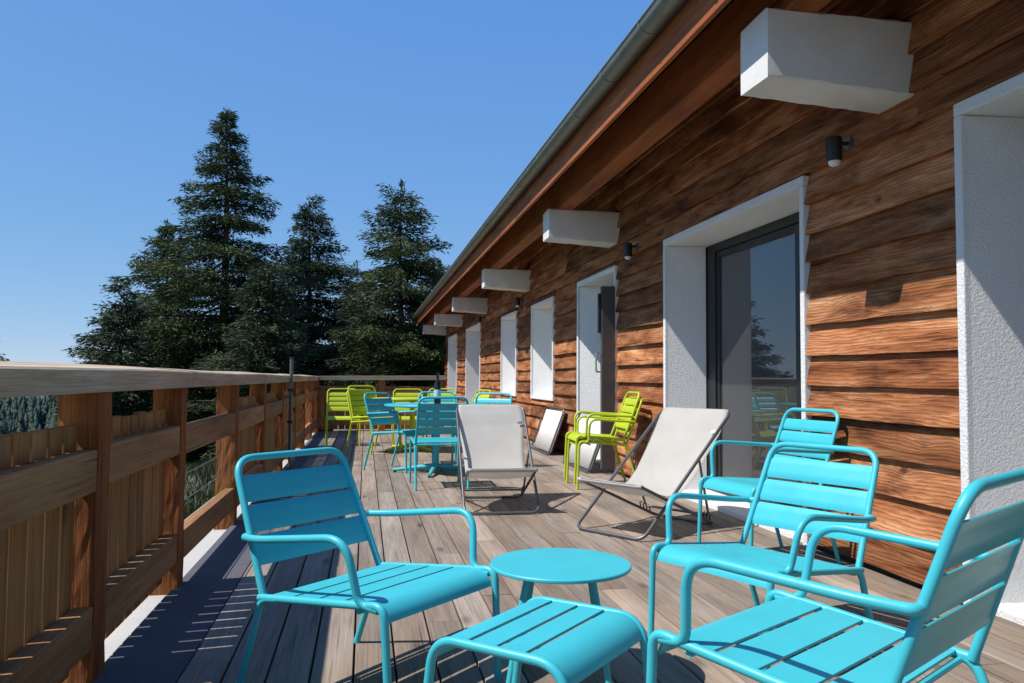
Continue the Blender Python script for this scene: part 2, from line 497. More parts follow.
for i in range(len(posts)-1):
    y0, y1 = posts[i]+PS+.001, posts[i+1]-.001
    dz = random.uniform(-.008, .008)
    m = MB(); m.box(-.945, -.884, y0, y1, .635+dz, .775+dz); rbuild(m, 'mid_rail', M['rail_y'])
    m = MB(); m.box(-.945, -.884, y0, y1, .112+dz, .255+dz); rbuild(m, 'bottom_rail', M['rail_y'])
    if i in open_bays:
        for z in (.36, .50):
            m = MB(); m.tube([(-.95, y0, z), (-.95, (y0+y1)/2, z-.004), (-.95, y1, z)], .0028, 6); rbuild(m, 'wire', M['steel'], 0)
    else:
        m = MB(); n = max(1, round((y1-y0)/.127)); p = (y1-y0)/n
        for k in range(n):
            a = y0+k*p
            m.box(-.973, -.948, a+.004, a+p-.010+random.uniform(-.003, .003), .03, .862+random.uniform(-.006, .006))
        rbuild(m, 'slat_panel', M['slat'], .002)
def cap_piece(y0, y1, w=0):
    m = MB(); n = max(2, int((y1-y0)/.5)); rings = []
    for i in range(n+1):
        y = y0+(y1-y0)*i/n
        s = .004*math.sin(y*1.3+w); t = .003*math.sin(y*2.1+1+w)
        rings.append([(-.872+s, y, .966), (-.872+s, y, 1.040+t), (-.880+s, y, 1.047+t), (-1.062+s, y, 1.064+t), (-1.07+s, y, 1.056), (-1.07+s, y, .966)])
    vs = [p for r_ in rings for p in r_]; fs = []
    for i in range(n):
        for k in range(6):
            l = (k+1) % 6
            fs.append((i*6+k, i*6+l, (i+1)*6+l, (i+1)*6+k)[::-1])
    fs.append(tuple(range(6))); fs.append(tuple(range(n*6+5, n*6-1, -1)))
    m.add(vs, fs); return m
for y0, y1 in ((-.6, 4.35), (4.353, 9.2), (9.203, 15.78)):
    rbuild(cap_piece(y0, y1, y0), 'handrail', M['cap_y'], 0)
# end railing across the far end
EY = 15.62
for x0 in (.25, 1.40):
    rbuild(rough_post(x0, EY, -.03, .972), 'post', M['post'], 0)
m = MB(); m.prism([(-.870, .972), (1.56, .985), (1.56, 1.075), (-.870, 1.052)], EY-.03, EY+.17); rbuild(m, 'handrail', M['cap_x'], .005)
segs = [(-.880, .248), (.382, 1.398)]
for k, (a, b) in enumerate(segs):
    m = MB(); m.box(a, b, EY+.01, EY+.065, .635, .775); rbuild(m, 'mid_rail', M['rail_x'])
    m = MB(); m.box(a, b, EY+.01, EY+.065, .112, .255); rbuild(m, 'bottom_rail', M['rail_x'])
    m = MB(); n = round((b-a)/.127); p = (b-a)/n
    for q in range(n):
        m.box(a+q*p+.004, a+(q+1)*p-.006, EY+.068, EY+.092, .03, .86+random.uniform(-.006, .006))
    rbuild(m, 'slat_panel', M['slat'], .002)

# pole clamped to the railing
pole = thing('metal_pole', 'slim dark metal pole clamped upright to the inside of the railing', 'pole', (-.835, 9.42, 0))
m = MB(); m.tube([(0,0,0), (0,0,1.23)], .021, 14); m.build('shaft', M['grey'], pole)
m = MB(); m.lathe([(.024, 1.23), (.024, 1.245), (.010, 1.25)], 14); m.build('cap', M['rubber'], pole)
for z in (.50, .86):
    m = MB(); m.box(-.036, .026, -.027, .027, z, z+.03); m.build('clamp', M['anth'], pole, bevel=.004)

# ------------------------------------------------------------------ chalet
WX = 2.69; WY0, WY1 = -3.0, 27.5; DOORX = 3.10
# openings: y0, y1, sill z, head z
OPEN = [(1.50, 3.123, 0.0, 2.226), (4.494, 6.746, 0.0, 2.222), (8.254, 9.732, 0.0, 2.19), (11.15, 12.60, .745, 2.15),
        (14.01, 15.52, .745, 2.18), (18.59, 21.15, 0.0, 2.28), (23.49, 25.84, 0.0, 2.29)]
OPEN = [(a*1.0099, b*1.0099, s_ if s_ < .1 else 1.02+(s_-1.02)*1.0099, 1.02+(h-1.02)*1.0099) for a, b, s_, h in OPEN]
chalet = thing('chalet', 'long timber-clad chalet with white-framed openings, white beam ends and overhanging roof', 'building', (0,0,0))
TOPZ = 3.46
# core wall behind the boards
mb = MB(); ys = WY0
for (a, b, s, h) in OPEN:
    mb.box(2.735, 3.14, ys, a-.05, -.05, TOPZ)
    mb.box(2.735, 3.14, a-.05, b+.05, h+.05, TOPZ)
    if s > .1: mb.box(2.735, 3.14, a-.05, b+.05, -.05, s-.05)
    ys = b+.05
mb.box(2.735, 3.14, ys, WY1-.02, -.05, TOPZ)
mb.build('wall', M['core'], chalet, smooth=False)
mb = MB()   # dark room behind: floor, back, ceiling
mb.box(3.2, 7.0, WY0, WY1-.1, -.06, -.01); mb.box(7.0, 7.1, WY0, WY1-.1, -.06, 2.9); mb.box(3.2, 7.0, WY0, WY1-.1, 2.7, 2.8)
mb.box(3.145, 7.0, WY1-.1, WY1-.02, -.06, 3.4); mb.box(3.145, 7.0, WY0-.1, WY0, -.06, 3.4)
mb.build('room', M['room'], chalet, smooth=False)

# clapboards: waney lower edges, staggered joints
mb = MB(); z = .045; row = 0
def board(y0, y1, z0, h, r):
    n = max(2, int((y1-y0)/.16)); vs = []
    ph = random.random()*50; amp = random.uniform(.0015, .0055); proud = random.uniform(.043, .053)
    for i in range(n+1):
        y = y0+(y1-y0)*i/n
        wv = amp*(math.sin(y*2.3+ph)+.6*math.sin(y*5.7+ph*2)+.4*math.sin(y*13+ph))
        wx = .003*math.sin(y*3.1+ph)
        xb = WX+.022-proud+wx
        vs += [(xb, y, z0+wv), (xb+.002, y, z0+.02+wv), (WX+.015, y, z0+h), (WX+.018, y, z0+h), (xb+.030, y, z0+wv+.003)]
    fs = []
    for i in range(n):
        a = i*5; b = a+5
        for k in range(5):
            l = (k+1) % 5
            fs.append((a+k, b+k, b+l, a+l)[::-1])
    fs.append(tuple(range(5))); fs.append(tuple(range(n*5+4, n*5-1, -1)))
    mb.add(vs, fs, r)
while z < TOPZ:
    h = random.uniform(.172, .198)
    cuts = [(WY0, WY1)]
    for (a, b, s, hd) in OPEN:
        if z+h*.75 > s-.05 and z+.03 < hd+.05:
            new = []
            for (p, q) in cuts:
                if b+.045 <= p or a-.045 >= q: new.append((p, q)); continue
                if a-.045 > p: new.append((p, a-.045))
                if b+.045 < q: new.append((b+.045, q))
            cuts = new
    for p, q in cuts:
        if q > 27.4: q += random.uniform(-.02, .03)
        y = p
        while y < q-.01:
            y1 = y+random.uniform(2.4, 4.4)
            if q-y1 < .8: y1 = q
            board(y, min(y1, q)-.003, z+random.uniform(-.004, .004), h+.022, random.random())
            y = y1
    for (a, b, s, hd) in OPEN:      # a ripped board closes the gap above a head that cuts through this row
        if z+.03 < hd+.05 and z+h > hd+.085: board(a-.045, b+.045, hd+.064, z+h-hd-.064+.022, random.random())
        if s > .1 and z < s-.07 and z+h*.75 > s-.05: board(a-.045, b+.045, z, s-.04-z, random.random())
    z += h; row += 1
mb.build('cladding', M['clad'], chalet, smooth=False)

# white surrounds and what stands in each opening
PX = WX-.036
def frame_rect(y0, y1, z0, z1, x0, x1, w):
    m = MB()
    m.box(x0, x1, y0, y0+w, z0, z1); m.box(x0, x1, y1-w, y1, z0, z1)
    m.box(x0, x1, y0+w, y1-w, z1-w, z1); m.box(x0, x1, y0+w, y1-w, z0, z0+w)
    return m
def pane(y0, y1, z0, z1, x, parent):
    m = MB(); m.box(x, x+.006, y0, y1, z0, z1); return m.build('pane', M['glass'], parent, smooth=False)
for i, (a, b, s, h) in enumerate(OPEN):
    m = MB(); t = .048; spl = .24 if i in (2, 3, 4) else .035 if i < 2 else 0
    m.box(PX, 3.135, a-t, a, s, h); m.box(PX, 3.135, b, b+t, s, h)
    if spl:   # plastered splay of the far reveal; on the two nearest doors added to catch sun
        m.add([(PX+.03, b-.0005, s), (3.037, b-spl, s), (3.037, b-.0005, s), (PX+.03, b-.0005, h), (3.037, b-spl, h), (3.037, b-.0005, h)],
              [(0,2,1), (3,4,5), (0,1,4,3), (1,2,5,4), (2,0,3,5)])
    m.box(PX, 3.135, a-t, b+t, h+.001, h+.062)
    if s > .1: m.box(PX, 3.135, a-t, b+t, s-.04, s-.001)
    else: m.box(2.72, 3.135, a, b, -.02, .035)
    sur = m.build('opening_surround', M['white'], chalet, smooth=False, bevel=.006)
    if s > .1:
        fr = frame_rect(a+.002, b-.002, s+.002, h-.002, 3.04, 3.09, .06).build('window', M['anth'], chalet, bevel=.003)
        pane(a+.06, b-.06, s+.06, h-.06, 3.06, fr)
    elif i == 2:
        fr = frame_rect(a+.002, b-.002, .037, h-.002, 3.07, 3.13, .06).build('door', M['dgrey'], chalet, bevel=.003)
        # leaf swung open at the near jamb
        m = MB(); m.box(2.505, PX-.002, a-.060, a-.002, .05, 2.03)
        leaf = m.build('door_leaf', M['dgrey'], fr, bevel=.004)
        m = MB(); m.tube(rounded([(2.505, a-.03, 1.10), (2.450, a-.03, 1.10), (2.450, a-.03, 1.30), (2.505, a-.03, 1.30)], .02), .010, 8)
        m.build('handle', M['steel'], fr)  # pull handle on the free edge
        m = MB(); m.box(2.470, 2.504, a-.052, a-.012, 1.52, 1.95); m.build('door_closer', M['anth'], fr, bevel=.003)
    else:
        dn = 'sliding_door'
        m = frame_rect(a+.002, b-.002, .037, h-.002, 3.045, 3.13, .07)
        m.box(3.046, 3.129, b-.20, b-.072, .107, h-.072)
        mid = a+.66 if i == 1 else (a+b)/2
        m.box(3.05, 3.09, mid-.045, mid+.045, .11, h-.075)
        fr = m.build(dn, M['anth'], chalet, bevel=.003)
        for (p, q, xx) in ((a+.075, mid-.04, 3.066), (mid+.04, b-.20, 3.072)):
            sa = frame_rect(p, q, .11, h-.075, xx-.012, xx+.03, .055).build('sash', M['anth'], fr, bevel=.003)
            pane(p+.054, q-.054, .164, h-.13, xx+.002, fr)
# curtain inside the main sliding door
mb = MB(); n = 90; vs = []; fs = []
for i in range(n+1):
    y = 6.16+(6.88-6.16)*i/n; x = 3.175+.022*math.sin(i*.95)+.01*math.sin(i*.37)
    vs += [(x, y, .06), (x, y, 2.26)]
for i in range(n): fs.append((2*i, 2*i+2, 2*i+3, 2*i+1))
mb.add(vs, fs)
cu = mb.build('curtain', M['curtain'], chalet)
sd = cu.modifiers.new('thick', 'SOLIDIFY'); sd.thickness = .004

# roof, fascia, purlins, gutter
SL = math.tan(R(20))
def rz(x): return 3.075+(x-1.70)*SL
mb = MB(); y0, y1 = -3.2, 27.9
x = 1.745
while x < 4.2:
    x1 = x+.135
    mb.prism([(x, rz(x)), (x1-.006, rz(x1-.006)), (x1-.006, rz(x1-.006)+.02), (x, rz(x)+.02)], y0, y1)
    x = x1
roof = mb.build('roof', M['soffit'], chalet, smooth=False)
mb = MB(); mb.prism([(1.62, rz(1.62)+.075), (1.745, rz(1.745)+.022), (8.0, rz(8.0)+.03), (8.0, rz(8.0)+.16), (1.62, rz(1.62)+.10)], y0, y1+.03)
mb.build('roof_covering', M['tile'], roof, smooth=False)
mb = MB()
yy = y0
while yy < y1:
    e = min(yy+5.1, y1); mb.box(1.712, 1.742, yy, e-.003, 2.885, 3.10); yy = e
mb.build('fascia', M['fascia'], roof, smooth=False, bevel=.003)
mb = MB(); yy = y0
while yy < y1:
    e = min(yy+6.3, y1); mb.box(2.00, 2.17, yy, e-.004, 2.838, 3.15); yy = e
mb.build('purlin', M['fascia'], roof, smooth=False, bevel=.006)
GXc, GZ, GR = 1.637, 3.145, .070
mb = MB(); segy = 2.35; yy = y0
prof = []
for k in range(15):
    a = math.pi+math.pi*k/14
    prof.append((GXc+GR*math.cos(a), GZ+GR*math.sin(a)))
inner = [(GXc+(GR-.004)*math.cos(math.pi+math.pi*k/14), GZ+(GR-.004)*math.sin(math.pi+math.pi*k/14)) for k in range(14, -1, -1)]
mb.prism(prof+inner, y0, y1+.1)
mb.tube([(GXc-GR, y0, GZ+.002), (GXc-GR, y1+.1, GZ+.002)], .009, 8)
yy = y0+.6
while yy < y1:
    p2 = [(GXc+(GR+.004)*math.cos(math.pi+math.pi*k/14), GZ+(GR+.004)*math.sin(math.pi+math.pi*k/14)) for k in range(15)]
    i2 = [(GXc+(GR+.0005)*math.cos(math.pi+math.pi*k/14), GZ+(GR+.0005)*math.sin(math.pi+math.pi*k/14)) for k in range(14, -1, -1)]
    mb.prism(p2+i2, yy, yy+.03); yy += .78
mb.build('gutter', M['zinc'], chalet, ang=50)

# white beam ends carrying the purlin
for k in range(7):
    yb = -1.15+4.685*k if k else -1.15
    yb = 3.52+4.72*(k-1)
    m = MB(); n = 6
    x0 = 1.905; vs = []
    nx_ = 14
    for i in range(nx_+1):
        x = x0+(2.72-x0)*i/nx_; j = lambda: random.uniform(-.0035, .0035)
        c_ = .010
        fx = i/nx_; lo = (2.50 if k == 1 else 2.535)-.045*fx; hi_ = 2.842; md = (lo+hi_)/2
        ring = [(yb+c_, lo), (yb+.145, lo), (yb+.29-c_, lo), (yb+.29, lo+c_), (yb+.29, md), (yb+.29, hi_-c_), (yb+.29-c_, hi_), (yb+.145, hi_), (yb+c_, hi_), (yb, hi_-c_), (yb, md), (yb, lo+c_)]
        vs += [(x+(j() if i == 0 else 0), p_+j(), q_+j()) for p_, q_ in ring]
    fs = [tuple(range(11, -1, -1)), tuple(range(nx_*12, nx_*12+12))]
    for i in range(nx_):
        for q in range(12):
            l = (q+1) % 12
            fs.append((i*12+q, i*12+l, (i+1)*12+l, (i+1)*12+q))
    m.add(vs, [f_[::-1] for f_ in fs])
    m.build('beam_end', M['beamw'], chalet, ang=30)

# wall lamps
lampz = [(4.03, 2.36), (7.62, 2.36), (13.55, 2.40), (18.2, 2.42)]
lab = ['dark wall lamp beside the right upper corner of the big sliding door', 'dark wall lamp between the grey open door and the big sliding door',
       'dark wall lamp above the gap between the two white windows', 'small dark wall lamp beyond both white windows, farthest along the wall']
lamp = thing('wall_lamp', lab[0], 'lamp', (0,0,0), 0, 'wall lamps under the eaves')
m = MB(); m.tube([(0,0,0), (-.018,0,0)], .034, 20); m.build('wall_plate', M['grey'], lamp)
m = MB(); m.tube([(-.018,0,0), (-.075,0,0)], .012, 10); m.build('arm', M['anth'], lamp)
m = MB(); m.lathe([(.039, -.105), (.043, -.10), (.043, .020), (.039, .030), (.02, .034)], 24, (-.10,0,0)); m.build('lamp_body', M['anth'], lamp)
m = MB(); m.lathe([(.008, -.137), (.022, -.132), (.032, -.120), (.034, -.106)], 20, (-.10,0,0)); m.build('bulb', M['lampw'], lamp)
for k, (y, z) in enumerate(lampz):
    at(lamp, k == 0, (WX-.012, y, z), 0, lab[k], 'wall lamps under the eaves')

# ------------------------------------------------------------------ chairs
def make_chair(name, cat, d, mat, arms=True, nback=3, r=.0125):
    t = thing(name, '', cat)
    sw, bw, fw, aw = d['sw'], d['bw'], d['fw'], d['aw']
    yr, zr, yf, zf = d['yr'], d['zr'], d['yf'], d['zf']
    # back hoop
    m = MB()
    m.tube(rounded([(-sw+.006, yr, zr-.004), (-bw, d['yb'], d['zb']), (bw, d['yb'], d['zb']), (sw-.006, yr, zr-.004)], .075, 8), r, 12)
    m.build('back_frame', mat, t)
    # seat side rails
    m = MB()
    for s in (-1, 1):
        m.tube([(s*sw, yr-.012, zr-.003), (s*sw, yf-.075, zf-(zf-zr)*.075/(yf-yr))], r, 12)
    m.tube([(-sw, yr+.03, zr-.012), (sw, yr+.03, zr-.012)], r*.7, 8)
    m.tube([(-sw, yf-.09, zf-.028), (sw, yf-.09, zf-.028)], r*.7, 8)
    m.build('seat_frame', mat, t)
    for s in (-1, 1):
        m = MB()
        m.tube(rounded([(s*sw, yf-.076, zf-(zf-zr)*.076/(yf-yr)), (s*sw, yf+.012, zf+.004), (s*fw, d['yff'], .012)], .075, 8), r, 12)
        lg = m.build('leg', mat, t)
        m = MB(); m.tube([(s*fw, d['yff'], 0), (s*fw, d['yff'], .016)], r*1.12, 12); m.build('foot_cap', mat, lg)
    for s in (-1, 1):
        m = MB()
        m.tube(rounded([(s*sw, yr+.075, zr-.003+(zf-zr)/(yf-yr)*.075), (s*sw, yr-.004, zr-.006), (s*fw, d['yrf'], .012)], .07, 8), r, 12)
        lg = m.build('leg', mat, t)
        m = MB(); m.tube([(s*fw, d['yrf'], 0), (s*fw, d['yrf'], .016)], r*1.12, 12); m.build('foot_cap', mat, lg)
    if arms:
        f = (d['zar']-zr)/(d['zb']-zr)
        px = (sw-.006)*(1-f)+bw*f; py = yr*(1-f)+d['yb']*f
        for s in (-1, 1):
            m = MB()
            m.tube(rounded([(s*(px+.004), py, d['zar']), (s*(px+.030), py+.004, d['zar']), (s*aw, py+.10, d['zar']+.006), (s*aw, d['yaf']+.02, d['zaf']+.004), (s*(sw+.004), d['yab'], zf-.004), (s*(sw-.002), d['yab']+.075, zf-.012)],
                           [.02, .05, .085, .055], 8), r, 12)
            m.build('armrest', mat, t)
    # seat slats: flat strips, the front one rolled over the edge
    hw = sw-.010; m = MB()
    Ls = yf-yr; k = (zf-zr)/Ls; up = .004
    n = 4; lo = yr+.035; hi = yf-.075
    w = (hi-lo)/(n-.35)
    for i in range(n-1):
        a = lo+i*w; b = a+w-.014
        P = [(a, zr+(a-yr)*k+up), (b, zr+(b-yr)*k+up)]
        m.strip(P, hw, .007)
    a = lo+(n-1)*w
    P = [(a, zr+(a-yr)*k+up), (hi, zr+(hi-yr)*k+up)]
    for q in range(1, 9):
        an = R(85)*q/8
        P.append((hi+.078*math.sin(an), zr+(hi-yr)*k+up+.078*math.sin(an)*k-.062*(1-math.cos(an))))
    m.strip(P, hw, .007)
    m.build('seat', mat, t, ang=30)
    # back slats
    m = MB(); f0, f1 = (.215, .885)
    w = (f1-f0)/nback
    for i in range(nback):
        a = f0+i*w+(.012 if i else 0); b = f0+(i+1)*w-.012
        P = []
        for q in range(7):
            f = a+(b-a)*q/6
            y = yr+(d['yb']-yr)*f; z = zr+(d['zb']-zr)*f
            off = -.006 if q in (0, 6) else 0
            nx = Vector((0, d['zb']-zr, -(d['yb']-yr))).normalized()
            hwf = (sw-.006)*(1-f)+bw*f-.009
            P.append((y-nx.y*(.004)+nx.y*off, z-nx.z*.004+nx.z*off, hwf))
        m.strip(P, 0, .004)
    m.build('backrest', mat, t, ang=30)
    return t
LOW = dict(bw=.245, yb=-.430, zb=.740, aw=.312, zar=.495, yaf=.155, zaf=.548, yab=.20, sw=.276, yr=-.235, zr=.310, yf=.285, zf=.362, fw=.268, yrf=-.345, yff=.318)
DIN = dict(bw=.222, yb=-.365, zb=.845, aw=.272, zar=.625, yaf=.135, zaf=.650, yab=.16, sw=.240, yr=-.20, zr=.415, yf=.235, zf=.442, fw=.240, yrf=-.325, yff=.265)

low = make_chair('low_armchair', 'armchair', LOW, M['turq'], True, 3)
G1 = 'low turquoise armchairs round the coffee table'
at(low, True, (.042, 2.745, 0), R(225.6), 'low turquoise slatted armchair nearest the railing, left of the round coffee table', G1)
at(low, False, (1.512, 2.90, 0), R(115), 'low turquoise slatted armchair between the coffee table and the plank wall, seen from its front', G1)
LOW3 = dict(LOW); LOW3.update(yb=-.395, zb=.775, zar=.545, zaf=.566)
low3 = make_chair('low_armchair', 'armchair', LOW3, M['turq'], True, 3)
at(low3, True, (1.14, 1.85, 0), R(32.5), 'low turquoise slatted armchair seen from behind, nearest the camera', G1, 1.05)

darm = make_chair('dining_armchair', 'armchair', DIN, M['turq'], True, 4, .0115)
at(darm, True, (2.235, 4.245, 0), R(100), 'upright turquoise armchair standing against the wall beside the sliding glass door', None)
at(darm, False, (.40, 8.98, 0), R(229), 'turquoise armchair with shaded blue back at the left of the turquoise dining table', None)
dside = make_chair('dining_chair', 'chair', DIN, M['turq'], False, 4, .0115)
at(dside, True, (.69, 7.63, 0), R(2), 'turquoise dining chair with its dark back to the camera, near side of the table', None)
at(dside, False, (1.30, 8.95, 0), R(148), 'turquoise dining chair with sunlit bright back, right of the table behind the deckchair', None)
at(dside, False, (.86, 9.65, 0), R(176), 'turquoise dining chair on the far side of the turquoise table, behind the bottle', None)

larm = make_chair('lime_armchair', 'armchair', DIN, M['lime'], True, 4, .0115)
G2 = 'two stacked lime armchairs by the wall'
at(larm, True, (2.215, 7.40, 0), R(87), 'lower lime armchair of the stacked pair in front of the grey open door', G2)
at(larm, False, (2.195, 7.415, .048), R(87), 'upper lime armchair of the stacked pair in front of the grey open door', G2)
lside = make_chair('lime_chair', 'chair', DIN, M['lime'], False, 4, .0115)
G3 = 'lime chairs at the far end of the deck'
at(lside, True, (-.33, 12.4, 0), R(184), 'lime chair standing alone in the railing corner, leftmost of the lime chairs', G3)
at(lside, False, (.13, 11.2, 0), R(215), 'lime chair just behind the blue-backed armchair, lower of a stack of two', G3)
at(lside, False, (.145, 11.19, .06), R(215), 'lime chair just behind the blue-backed armchair, upper of a stack of two', G3)
at(lside, False, (.66, 12.3, 0), R(180), 'lime chair on the far side of the lime table, facing the camera', G3)
at(lside, False, (1.42, 11.8, 0), R(110), 'lime chair at the right of the lime table, in front of the white windows', G3)
at(lside, False, (1.15, 12.75, 0), R(165), 'lime chair farthest along the deck, behind the bottle', G3)

# ------------------------------------------------------------------ tables
def make_dining_table(name, mat, label, loc, rzv, r):
    t = thing(name, label, 'table', loc, rzv)
    m = MB(); m.lathe([(r-.02, .715), (r-.004, .717), (r, .724), (r, .734), (r-.004, .740), (.01, .7405)], 56); m.build('tabletop', mat, t)
    m = MB(); m.tube([(0,0,.055), (0,0,.714)], .036, 20); m.build('column', mat, t)
    m = MB(); m.lathe([(.05, .690), (.12, .712), (.12, .7145)], 20); m.build('top_plate', mat, t)
    for k in range(4):
        a = math.pi/2*k
        c, s = math.cos(a), math.sin(a)
        m = MB()
        P = []
        for (q, z) in ((.02, .075), (.25, .050), (.46, .026)):
            P.append((q*c, q*s, z))
        m.tube(P, [.030, .024, .016], 10)
        f = m.build('leg', mat, t)
        m = MB(); m.lathe([(.016, 0), (.018, .004), (.016, .02)], 12, (.445*c, .445*s, 0)); m.build('foot_cap', M['rubber'], f)
    return t
make_dining_table('dining_table', M['turq'], 'round turquoise dining table on a four-footed pedestal, bottle standing on it', (.76, 8.68, 0), R(77), .56)
make_dining_table('lime_table', M['lime'], 'lime green pedestal table at the far end behind the turquoise one', (.66, 11.4, 0), R(35), .56)

ct = thing('coffee_table', 'low round turquoise coffee table between the turquoise armchairs', 'coffee table', (.664, 2.675, 0))
m = MB(); m.lathe([(.226, .380), (.237, .381), (.240, .384), (.240, .391), (.237, .394), (.01, .3945)], 72); m.build('tabletop', M['turq'], ct)
for k, (x, y) in enumerate(((-.205, -.12), (-.108, .165), (.182, .11), (.125, -.172))):
    m = MB(); m.tube(rounded([(x*.62, y*.62, .380), (x*.72, y*.72, .30), (x, y, .0)], .05), .0115, 12)
    m.build('leg', M['turq'], ct)
m = MB(); m.tube([(-.205*.62, -.12*.62, .362), (.182*.62, .11*.62, .362)], .009, 8); m.tube([(-.108*.62, .165*.62, .362), (.125*.62, -.172*.62, .362)], .009, 8)
m.build('under_frame', M['turq'], ct)

# footstool: two bent hoops and slats rolled over both ends
fs_ = thing('footstool', 'low turquoise slatted footstool in front of the coffee table', 'footstool', (.475, 2.12, 0), R(47))
# local: x = slat direction swapped -> slats run along x, hoops at x=+-hs
hs, hd, hz = .226, .190, .355
for s in (-1, 1):
    m = MB(); m.tube(rounded([(s*hs, -hd-.045, .01), (s*hs, -hd, hz), (s*hs, hd, hz), (s*hs, hd+.045, .01)], .075, 8), .0125, 12)
    fr = m.build('side_hoop', M['turq'], fs_)
    for q in (-1, 1):
        m = MB(); m.tube([(s*hs, q*(hd+.045), 0), (s*hs, q*(hd+.045), .016)], .014, 12); m.build('foot_cap', M['turq'], fr)
m = MB(); hi = hd-.066
edges = [-hi, -hi*.42, .0+hi*.16, hi*.62]
def roll(y, sgn):
    P = []
    for q in range(0, 9):
        an = R(84)*q/8
        P.append((sgn*(hi+.072*math.sin(an)), hz+.004-.066*(1-math.cos(an))))
    return P
cuts = [-.085, 0.0, .085]
P = roll(0, -1)[::-1]; P += [(cuts[0]-.007, hz+.004)]; m.strip(P, hs-.009, .007)
for a, b in ((cuts[0], cuts[1]), (cuts[1], cuts[2])):
    m.strip([(a+.007, hz+.004), (b-.007, hz+.004)], hs-.009, .007)
P = [(cuts[2]+.007, hz+.004)]+roll(0, 1); m.strip(P, hs-.009, .007)
m.build('seat', M['turq'], fs_, ang=30)

# bottle on the dining table
bt = thing('wine_bottle', 'dark wine bottle with a pale blue label on the turquoise dining table', 'bottle', (.765, 8.60, .741))
m = MB(); m.lathe([(.03, 0), (.037, .004), (.038, .20), (.034, .225), (.018, .255), (.0145, .27), (.0145, .325), (.016, .327), (.016, .337), (.012, .34)], 24); m.build('glass_body', M['bottle'], bt)
m = MB(); m.lathe([(.0385, .06), (.0388, .062), (.0388, .155), (.0385, .157)], 24); m.build('label', M['blabel'], bt)

# ------------------------------------------------------------------ deckchairs
def make_deckchair():
    t = thing('deckchair', '', 'deckchair')
    bt_, yb, zb = .292, -.64, .78; ws, yf, zf = .272, .326, .335; yg, yr = .348, -.484
    # back frame: top bar, straight down to a bar on the floor in front
    m = MB()
    loop = rounded([(0, yb, zb), (bt_, yb, zb), (.282, yg-.01, .014), (-.282, yg-.01, .014), (-bt_, yb, zb), (0, yb, zb)], [.07, .07, .07, .07], 7)
    m.tube(loop[:-1], .0115, 12, closed=True); m.build('back_frame', M['grey'], t)
    m = MB()
    loop = rounded([(0, yf, zf), (ws-.012, yf, zf), (.252, yr, .013), (-.252, yr, .013), (-ws+.012, yf, zf), (0, yf, zf)], [.03, .06, .06, .03], 7)
    m.tube(loop[:-1], .0105, 12, closed=True)
    m.build('seat_frame', M['grey'], t)
    for s in (-1, 1):     # notches at the rear of the seat frame
        m = MB()
        for k in range(4):
            f = .80+.045*k
            y = yf+(yr-yf)*f; z = zf+(.013-zf)*f
            m.tube([(s*(.254), y, z), (s*.254, y+.012, z+.042), (s*.254, y-.008, z+.046)], .005, 6)
        m.build('notch_rack', M['rubber'], t)
    m = MB()     # prop
    f = .40; y0 = yb+(yg-yb)*f; z0 = zb+(.014-zb)*f
    m.tube(rounded([(-.294, y0, z0), (-.266, yr+.09, .085), (.266, yr+.09, .085), (.294, y0, z0)], .03, 5), .0085, 10)
    m.build('prop', M['grey'], t)
    # sling
    P = [(yb-.013, zb+.004, bt_-.07), (yb-.004, zb+.014, bt_-.035), (yb+.012, zb+.010, bt_-.015), (yb+.06, zb-.05, bt_-.002), (-.50, .628, .287), (-.38, .485, .262), (-.27, .365, .250), (-.17, .285, .246), (-.06, .248, .248), (.06, .252, .252), (.18, .283, .258), (.28, .320, .266), (yf, zf+.013, .270), (yf+.014, zf, .270), (yf+.006, zf-.014, .270), (yf-.03, zf-.022, .262)]
    m = MB(); Q = []
    for i in range(len(P)-1):
        for k in range(3):
            t_ = k/3
            Q.append(tuple(P[i][j]*(1-t_)+P[i+1][j]*t_ for j in range(3)))
    Q.append(P[-1])
    n = len(Q); nx = 14; vs = []
    for (y, z, w) in Q:
        for k in range(nx+1):
            u = -1+2*k/nx
            sag = .018*(1-u*u)*(1 if -.55 < y < .25 else 0)
            vs.append((u*w, y, z-sag))
    fs = [(i*(nx+1)+k, i*(nx+1)+k+1, (i+1)*(nx+1)+k+1, (i+1)*(nx+1)+k) for i in range(n-1) for k in range(nx)]
    m.add(vs, fs); o = m.build('sling', M['sling'], t, ang=80)
    sd = o.modifiers.new('thick', 'SOLIDIFY'); sd.thickness = .0015
    # small tag on the sling edge
    m = MB(); m.box(.225, .265, -.012, .012, -.001, .001)
    m.v = [(-a, -.50+b*.65-c*.77+.012, .640-b*.77+c*.65+.004) for a, b, c in m.v]
    m.build('fabric_tag', M['steel'], o, smooth=False)
    return t
dc = make_deckchair()
GD = 'off-white sling deckchairs'
at(dc, True, (1.04, 6.27, 0), R(177), 'off-white sling deckchair facing the camera, in front of the turquoise dining table', GD)
at(dc, False, (1.862, 5.235, 0), R(122), 'off-white sling deckchair turned to the left, in front of the sliding glass door', GD, 1.02)

